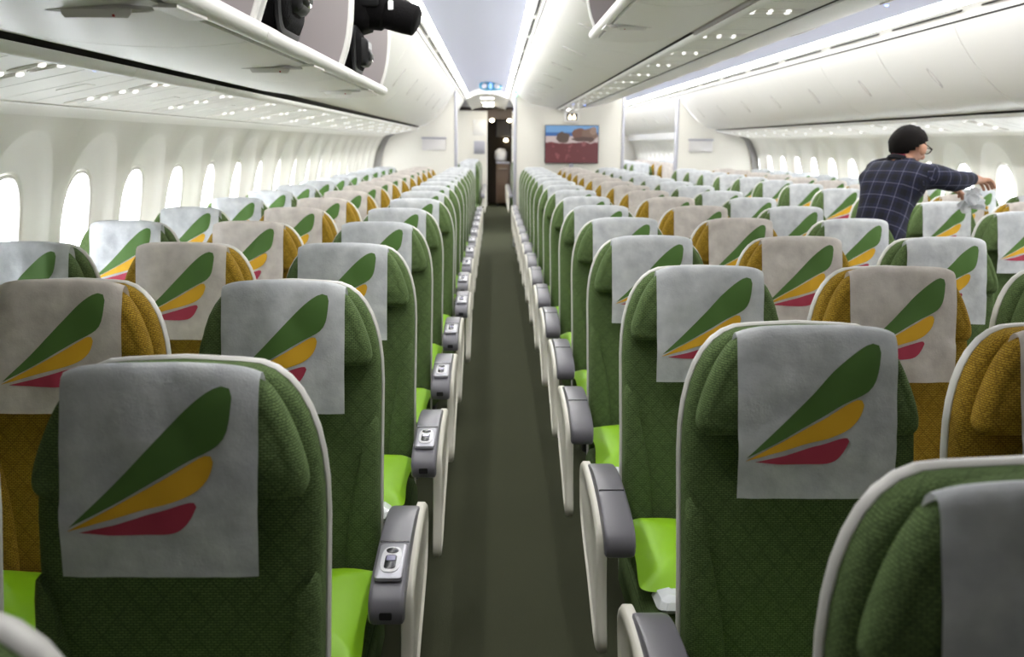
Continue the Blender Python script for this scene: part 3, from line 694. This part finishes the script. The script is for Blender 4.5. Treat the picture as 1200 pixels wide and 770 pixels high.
pillow('L', 1, 1); pillow('L', 1, 2)
def wrap_mesh(sd):
    V, Fc = loft(rrect(-.07,.07,-.05,.05,.02,4), [(.04,-.012), (.01,-.01), (0,0), (.012,.016), (.03,.022), (.045,.02)], XY)
    V = [(x+noise.noise(Vector((x*60, y*60, z*60+sd)))*.010, y+noise.noise(Vector((x*60+9, y*60, sd)))*.010, z+noise.noise(Vector((x*50, y*50, sd)))*.008) for x, y, z in V]
    return mesh('wrapped_packet', V, Fc, 'plastic_clear', sharp=15)
for i, (blk, n) in enumerate((('C',1), ('C',2), ('L',1), ('L',2))):
    s = SEATS[(blk, 0, n)]
    o = add('wrapped_packet', wrap_mesh(i), None, (s.location.x-.12*BL[blk][1], s.location.y-.43, .478))
    tag(o, 'clear plastic packet before the lime pillow, %s, %s row from bulkhead' % ({'L': 'suitcase bin side', 'C': 'centre block'}[blk], ORD[14-n]), 'packet', 'plastic packets on the seats')

# ------------------------------------------------------------------ luggage in the open bins
def suitcase(x, y, z, w, h, d, label, wheels):
    t = empty('suitcase', (x, y, z))          # end face towards +x
    ol = rrect(-w/2, w/2, 0, h, .045, 5)
    add('body', mesh('body', *loft(ol, [(.03,-d), (0,-d+.03), (0,-.035), (.010,-.012), (.03,0)], YZ), 'bag_black'), t)
    add('piping', mesh('piping', *loft(ol, [(.006,-.030), (-.004,-.026), (-.004,-.018), (.006,-.014)], YZ), 'bag_shine'), t)
    for zz in wheels:
        p = add('wheel_housing', mesh('wheel_housing', *loft(rrect(-.06,.06,zz-.05,zz+.05,.018,4), [(0,-.005), (.002,.012), (.012,.022), (.03,.024)], YZ), 'bag_shine'), t)
        add('wheel', mesh('wheel', *loft(oval(zz-.012,.008,.024,.024,20), [(.004,-.045), (0,-.04), (0,.04), (.004,.045)], lambda u, v, dd: (v, dd, u)), 'bag_shine'), p)
        add('rivet', mesh('rivet', *loft(oval(.02,zz-.025,.012,.008,12), [(0,.02), (.002,.029)], YZ), 'chrome'), p)
        add('label_patch', mesh('label_patch', *loft(rrect(-.045,.035,zz+.012,zz+.034,.004,2), [(0,.012), (0,.0245)], YZ), 'arm_grey'), p)
    tag(t, label, 'suitcase', 'black suitcases in the open bins')
suitcase(-.475, 2.355, CH+.252, .24, .43, .42, 'black upright suitcase standing alone in an open overhead bin', (.10,.27))
suitcase(-.475, 3.52, CH+.252, .22, .155, .42, 'black upright suitcase under the camera bag in an open overhead bin', (.07,))
cb = empty('camera_bag', (-.47, 3.62, CH+.432))
V, Fc = loft(rrect(-.40,.02,-.13,.13,.05,4), [(.05,-.02), (.01,.0), (0,.04), (0,.15), (.03,.20), (.08,.215)], XY)
V = [(x, y, z+noise.noise(Vector((x*9, y*9, z*9)))*.02-max(0, x+.1)*.15) for x, y, z in V]
add('body', mesh('body', V, Fc, 'bag_black', sharp=70), cb)
tb = add('lens_case', mesh('lens_case', *tube([(-.06,-.02,.085), (.02,-.03,.062), (.075,-.035,.042), (.080,-.035,.040), (.145,-.042,.020), (.180,-.046,.010), (.19,-.047,.006)], [.075,.085,.072,.060,.058,.055,.040], 18), 'bag_black', sharp=40), cb)
add('label_patch', mesh('label_patch', *box(.085,.105,-.098,-.090,.040,.073,.003), 'plate_white', smooth=False), tb)
fl = add('flap', mesh('flap', *box(-.02,.055,-.128,-.11,.05,.12,.008), 'bag_shine'), cb)
tag(cb, 'black soft camera bag with its cylindrical end poking out of the bin', 'bag')

# ------------------------------------------------------------------ beyond the bulkhead: galley end of the aisle
YG = 22.6
g = bulk('wall_galley_left', [(-1.76,0), (-.16,0), (-.16,2.25), (-1.5,2.25)], YG)
add('panel', mesh('panel', *box(-.50,-.20,YG-.02,YG+.01,1.68,2.05,.01), 'plastic_white'), g); add('panel', mesh('panel', *box(-.48,-.22,YG-.03,YG+.01,1.25,1.55,.01), 'trim_grey'), g)
bulk('wall_galley_right', [(.42,0), (1.75,0), (1.75,2.25), (.42,2.25)], YG)
struct('wall_galley_header', mesh('wall_galley_header', *box(-.16,.42,YG,YG+.06,2.06,2.3), 'galley_dark', smooth=False))
struct('wall_galley_end', mesh('wall_galley_end', *box(-1.2,1.6,YG+1.6,YG+1.66,0,2.4), 'galley_dark', smooth=False))
struct('ceiling_galley', mesh('ceiling_galley', *box(-1.2,1.6,YG+.06,YG+1.66,2.26,2.3), 'galley_dark', smooth=False))
for x in (-1.2, 1.6): struct('wall_galley_side_%d' % (x > 0), mesh('wall_galley_side', *box(x-.03, x+.03, YG+.06, YG+1.66, 0, 2.3), 'galley_dark', smooth=False))
ct = empty('galley_cart', (.21, YG+.35, 0))
add('body', mesh('body', *box(-.16,.16,-.3,.3,.08,1.02,.015), 'brown_panel'), ct); add('door', mesh('door', *box(-.145,.145,-.315,-.29,.12,.96,.01), 'brown_panel'), ct)
add('handle', mesh('handle', *tube([(-.1,-.34,.9), (.1,-.34,.9)], .012, 8), 'chrome'), ct); add('top_tray', mesh('top_tray', *box(-.17,.17,-.31,.31,1.02,1.06,.01), 'trim_grey'), ct)
for a in (-.12,.12):
    for b in (-.25,.25): add('castor', mesh('castor', *loft(oval(b,.04,.04,.04,14), [(0,a-.015), (0,a+.015)], YZ), 'black'), ct)
tag(ct, 'brown galley cart in the dark doorway at the end of the aisle', 'cart')
V, Fc = loft(oval(0, 0, .16, .17, 20, 2.4), [(.10,0), (.02,.02), (0,.10), (.02,.22), (.07,.29), (.12,.30)], XY)
tag(add('white_bag', mesh('white_bag', [(x+noise.noise(Vector((x*8, y*8, z*8)))*.03, y, z+noise.noise(Vector((x*6, y*6, z*6+4)))*.03) for x, y, z in V], Fc, 'shirt_white', sharp=80), None, (.17, YG+.3, 1.075)), 'white crumpled bag on top of the galley cart', 'bag')
nb = empty('notice_board', (.24, YG+1.55, 1.87)); add('board', mesh('board', *box(-.17,.17,-.02,.03,-.19,.19,.01), 'shirt_white'), nb); add('frame', mesh('frame', *box(-.19,.19,.0,.045,-.21,.21,.01), 'trim_grey'), nb)
tag(nb, 'pale notice panel on the back wall of the dark galley', 'panel')
for x, z, d in ((-.05,2.03,'beside the doorway top'), (.30,1.58,'under the notice panel'), (.36,2.03,'at the doorway top near the centre block')):
    l = empty('galley_lamp', (x, YG-.001 if z > 2 else YG+1.6, z)); add('lens', mesh('lens', *loft(oval(0, 0, .05, .035, 16), [(0,0), (.004,-.03), (.02,-.04)], XZ), 'lamp_warm'), l); add('base', mesh('base', *loft(oval(0, 0, .058, .043, 16), [(0,.0), (0,-.012)], XZ), 'trim_grey'), l)
    tag(l, 'small warm galley lamp '+d, 'lamp')

for i, (x, z) in enumerate(((-.13, .86),)):
    for k, y in enumerate((18.2, 20.2, 21.9)):  # added fill lamps that brighten the aisle before the galley
        l = empty('ceiling_lamp', (x, y, CH+z)); add('rim', mesh('rim', *loft(rrect(-.14,.14,-.3,.3,.03,4), [(0,.04), (0,0), (.01,-.01), (.02,-.004)], XY), 'bin_white'), l); add('diffuser', mesh('diffuser', *loft(rrect(-.12,.12,-.28,.28,.02,4), [(0,0), (0,-.006)], XY), 'fill_soft'), l)
        tag(l, 'added fill lamp in the rear cabin over the %s, %s behind the bulkhead' % ('galley aisle', ORD[k]), 'lamp', 'rear cabin fill lamps')
# ------------------------------------------------------------------ the man leaning over the seats
def person():
    t = empty('person', (1.96, 4.55, 0)); O = Vector((1.96, 4.55, 0))
    J = {'pel': (1.86,4.52,.99,.15,.13), 'waist': (1.88,4.535,1.12,.150,.135), 'chest': (1.935,4.57,1.25,.165,.145), 'up': (2.00,4.61,1.365,.135,.11), 'neck': (2.012,4.62,1.418,.062,.062), 'hd0': (2.03,4.63,1.448,.070,.068), 'hd1': (2.05,4.635,1.490,.088,.092), 'hd2': (2.052,4.635,1.535,.066,.066),
         'shR': (2.085,4.48,1.355,.075,.07), 'elR': (2.235,4.53,1.315,.056,.056), 'foR': (2.33,4.60,1.325,.047,.047), 'wrR': (2.385,4.635,1.325,.032,.036),
         'shL': (1.915,4.73,1.372,.075,.07), 'elL': (2.12,4.80,1.300,.055,.055), 'wrL': (2.32,4.82,1.300,.032,.034),
         'hipR': (1.94,4.44,.93,.105,.10), 'knR': (2.03,4.42,.52,.065,.065), 'anR': (2.00,4.40,.10,.045,.045), 'toR': (2.12,4.42,.045,.045,.035),
         'hipL': (1.84,4.60,.93,.105,.10), 'knL': (2.00,4.64,.52,.065,.065), 'anL': (1.97,4.64,.10,.045,.045), 'toL': (2.10,4.66,.045,.045,.035)}
    Ed = [('pel','waist'), ('waist','chest'), ('chest','up'), ('up','neck'), ('neck','hd0'), ('hd0','hd1'), ('hd1','hd2'), ('up','shR'), ('shR','elR'), ('elR','foR'), ('foR','wrR'), ('up','shL'), ('shL','elL'), ('elL','wrL'),
          ('pel','hipR'), ('hipR','knR'), ('knR','anR'), ('anR','toR'), ('pel','hipL'), ('hipL','knL'), ('knL','anL'), ('anL','toL')]
    # hands: palm and five fingers each
    for s, wr, dv, up in (('R', 'wrR', Vector((.80,.52,-.10)).normalized(), Vector((.45,-.75,.2)).normalized()), ('L', 'wrL', Vector((.9,.1,-.35)).normalized(), Vector((.1,.9,.2)).normalized())):
        w_ = Vector(J[wr][:3]); nrm = dv.cross(up).normalized()
        if nrm.z > 0: nrm = -nrm                      # palm side down
        J['pm'+s] = (*(w_+dv*.05), .030, .022); Ed.append((wr, 'pm'+s))
        J['pk'+s] = (*(w_+dv*.085), .034, .018); Ed.append(('pm'+s, 'pk'+s))
        for i, (o_, L) in enumerate(((-.030,.066), (-.010,.078), (.011,.074), (.031,.058))):
            b0 = w_+dv*.095+up*o_; b1 = b0+dv*L*.5+nrm*.012; b2 = b1+dv*L*.32+nrm*.03
            for k, p in enumerate((b0, b1, b2)): J['f%s%d%d' % (s, i, k)] = (*p, .0098-.0012*k, .0098-.0012*k)
            Ed += [('pk'+s, 'f%s%d0' % (s, i)), ('f%s%d0' % (s, i), 'f%s%d1' % (s, i)), ('f%s%d1' % (s, i), 'f%s%d2' % (s, i))]
        b0 = w_+dv*.045-up*.042; b1 = b0+dv*.035-up*.018+nrm*.012
        J['t%s0' % s] = (*b0, .012, .012); J['t%s1' % s] = (*b1, .010, .010); Ed += [('pm'+s, 't%s0' % s), ('t%s0' % s, 't%s1' % s)]
    names = list(J); idx = {n: i for i, n in enumerate(names)}
    me = bpy.data.meshes.new('skeleton'); me.from_pydata([Vector(J[n][:3])-O for n in names], [(idx[a], idx[b]) for a, b in Ed], [])
    ob = bpy.data.objects.new('skeleton', me); link(ob)
    md = ob.modifiers.new('skin', 'SKIN'); md.branch_smoothing = .6
    for i, n in enumerate(names):
        sv = me.skin_vertices[0].data[i]; sv.radius = J[n][3:5]; sv.use_root = (n == 'pel')
    sb = ob.modifiers.new('sub', 'SUBSURF'); sb.levels = 2
    dg = bpy.context.evaluated_depsgraph_get(); bod = bpy.data.meshes.new_from_object(ob.evaluated_get(dg)); bpy.data.objects.remove(ob)
    bod.name = 'body'; bod.materials.clear()
    for n in ('plaid', 'skin', 'denim', 'black'): bod.materials.append(MATS[n])
    segs = [(a, b, Vector(J[a][:3])-O, Vector(J[b][:3])-O) for a, b in Ed]
    def near(p):
        best = None
        for a, b, A, B in segs:
            d = B-A; k = min(1, max(0, (p-A).dot(d)/d.length_squared)); q = (p-A-d*k).length
            if best is None or q < best[0]: best = (q, a, b, k)
        return best
    uv = bod.uv_layers.new(name='cloth')
    axis = (Vector(J['up'][:3])-Vector(J['pel'][:3])).normalized(); side = Vector((.57,-.82,0)); side = (side-axis*side.dot(axis)).normalized(); fwd = axis.cross(side)
    aax = (Vector(J['wrR'][:3])-Vector(J['shR'][:3])).normalized()
    for p in bod.polygons:
        c = p.center; _, a, b, k = near(c); p.use_smooth = True
        if a in ('hipR','hipL','knR','knL') or b in ('hipR','hipL'): p.material_index = 2 if c.z < .93 else 0
        elif a[:2] == 'an': p.material_index = 3
        elif a in ('neck','hd0','hd1') or a[:2] in ('pm','pk') or (a in ('wrR','wrL')) or (a[0] in 'ft' and a not in ('foR',)): p.material_index = 1
        elif a == 'up' and b == 'neck' and k > .72: p.material_index = 1
        elif b in ('wrR','wrL') and k > .86: p.material_index = 1
        arm = a in ('shR','elR','foR','shL','elL')
        for li in p.loop_indices:
            v = bod.vertices[bod.loops[li].vertex_index].co
            uv.data[li].uv = (v.dot(aax), v.dot(Vector((0,0,1)))*1.0) if arm else (v.dot(side)+.35*v.dot(fwd), v.dot(axis))
    # pull a face out of the head: brow, nose and chin on the side it looks towards
    look = Vector((.86,.30,-.42)).normalized(); hc = Vector(J['hd1'][:3])-O
    for v in bod.vertices:
        d = v.co-hc
        if d.length < .12 and v.co.z > hc.z-.075:
            f = d.dot(look)
            if f > .03:
                lat = d-look*f; h = lat.dot(Vector((.45,.1,.88)).normalized())
                v.co += look*.012*math.exp(-(h/.05)**2)+look*.010*math.exp(-((h+.055)/.02)**2)
    add('body', bod, t)
    # hair cap, ear, nose, glasses, collar
    def blob(name, c, r, mat, cut=None, seg=20):
        V, Fc = [], []; n, mm = seg, seg//2
        for j in range(mm+1):
            for i in range(n):
                th, ph = PI*j/mm, 2*PI*i/n; q = Vector((math.sin(th)*math.cos(ph), math.sin(th)*math.sin(ph), math.cos(th)))
                V.append(cut(q) if cut else Vector(c)+Vector((q.x*r[0], q.y*r[1], q.z*r[2])))
        for j in range(mm):
            for i in range(n): k = (i+1) % n; Fc.append((j*n+i, j*n+k, (j+1)*n+k, (j+1)*n+i))
        return add(name, mesh(name, V, Fc, mat, sharp=80), t)
    upv = Vector((.42,.15,.90)).normalized()
    def hairf(q):
        d = q.normalized(); f = d.dot(look); u = d.dot(upv); r = .092+.006*noise.noise(d*6)-.010*max(0, -u-.1)
        lim = -.92 if f < -.45 else (-.92+(f+.45)*1.65 if f < .1 else -.01+(f-.1)*.95)   # hairline rises towards the face
        if u < lim: r = .055
        return hc-look*.012+d*r-upv*.014*max(0, min(1, .1-f*1.2))*max(0, .3-u)
    blob('hair', None, None, 'hair', hairf, 40)
    rt = look.cross(upv).normalized()
    blob('ear', hc+rt*.094+look*.004-upv*.024, (.018,.012,.028), 'skin', seg=12)
    blob('nose', hc+look*.098-upv*.020, (.016,.013,.014), 'skin', seg=12)
    e = hc+look*.088+upv*.008
    ring = lambda c: [c+rt*.021*math.cos(2*PI*i/14)+upv*.015*math.sin(2*PI*i/14) for i in range(15)]
    add('glasses', mesh('glasses', *join(tube(ring(e+rt*.032), .0025, 6, False), tube(ring(e-rt*.032), .0025, 6, False), tube([e+rt*.052, e+rt*.080-look*.02, e+rt*.090-look*.085], .0025, 6), tube([e-rt*.052, e-rt*.080-look*.02, e-rt*.090-look*.085], .0025, 6)), 'black'), t)
    for s in (1, -1): blob('eye', e+rt*.030*s-look*.010, (.011,.011,.008), 'shirt_white', seg=10)
    blob('mouth', hc+look*.088-upv*.058, (.010,.018,.005), 'collar_red', seg=10)
    n0 = Vector(J['neck'][:3])-O; ax = (Vector(J['hd1'][:3])-Vector(J['up'][:3])).normalized(); a1 = ax.cross(Vector((0,1,0))).normalized(); a2 = ax.cross(a1)
    add('collar', mesh('collar', *tube([n0-ax*.010+a1*.060*math.cos(2*PI*i/20)+a2*.060*math.sin(2*PI*i/20) for i in range(21)], .014, 8, False), 'plaid'), t)
    add('shirt_lining', mesh('shirt_lining', *tube([n0+ax*.004+a1*.052*math.cos(2*PI*i/20)+a2*.052*math.sin(2*PI*i/20) for i in range(21)], .011, 8, False), 'collar_red'), t)
    tag(t, 'dark haired man with glasses in navy plaid shirt leaning across the seats', 'person')
person()
N = 18; V = []
for j in range(N+1):                                   # a limp sheet pinched at the hand
    for i in range(N+1):
        u, v = i/N-.5, j/N; q = Vector((u*5+3, v*5, 1.7))
        V.append((u*(.06+.10*v)+noise.noise(q)*.03, noise.noise(q+Vector((7,0,0)))*.05*(.3+v), -.11*v+noise.noise(q+Vector((0,9,0)))*.03))
Fc = [(j*(N+1)+i, j*(N+1)+i+1, (j+1)*(N+1)+i+1, (j+1)*(N+1)+i) for j in range(N) for i in range(N)]
tag(add('paper_cloth', mesh('paper_cloth', V, Fc, 'paper_white', sharp=50), None, (2.425, 4.70, 1.275)), 'crumpled white headrest cover held in the leaning man\'s hand', 'cloth')
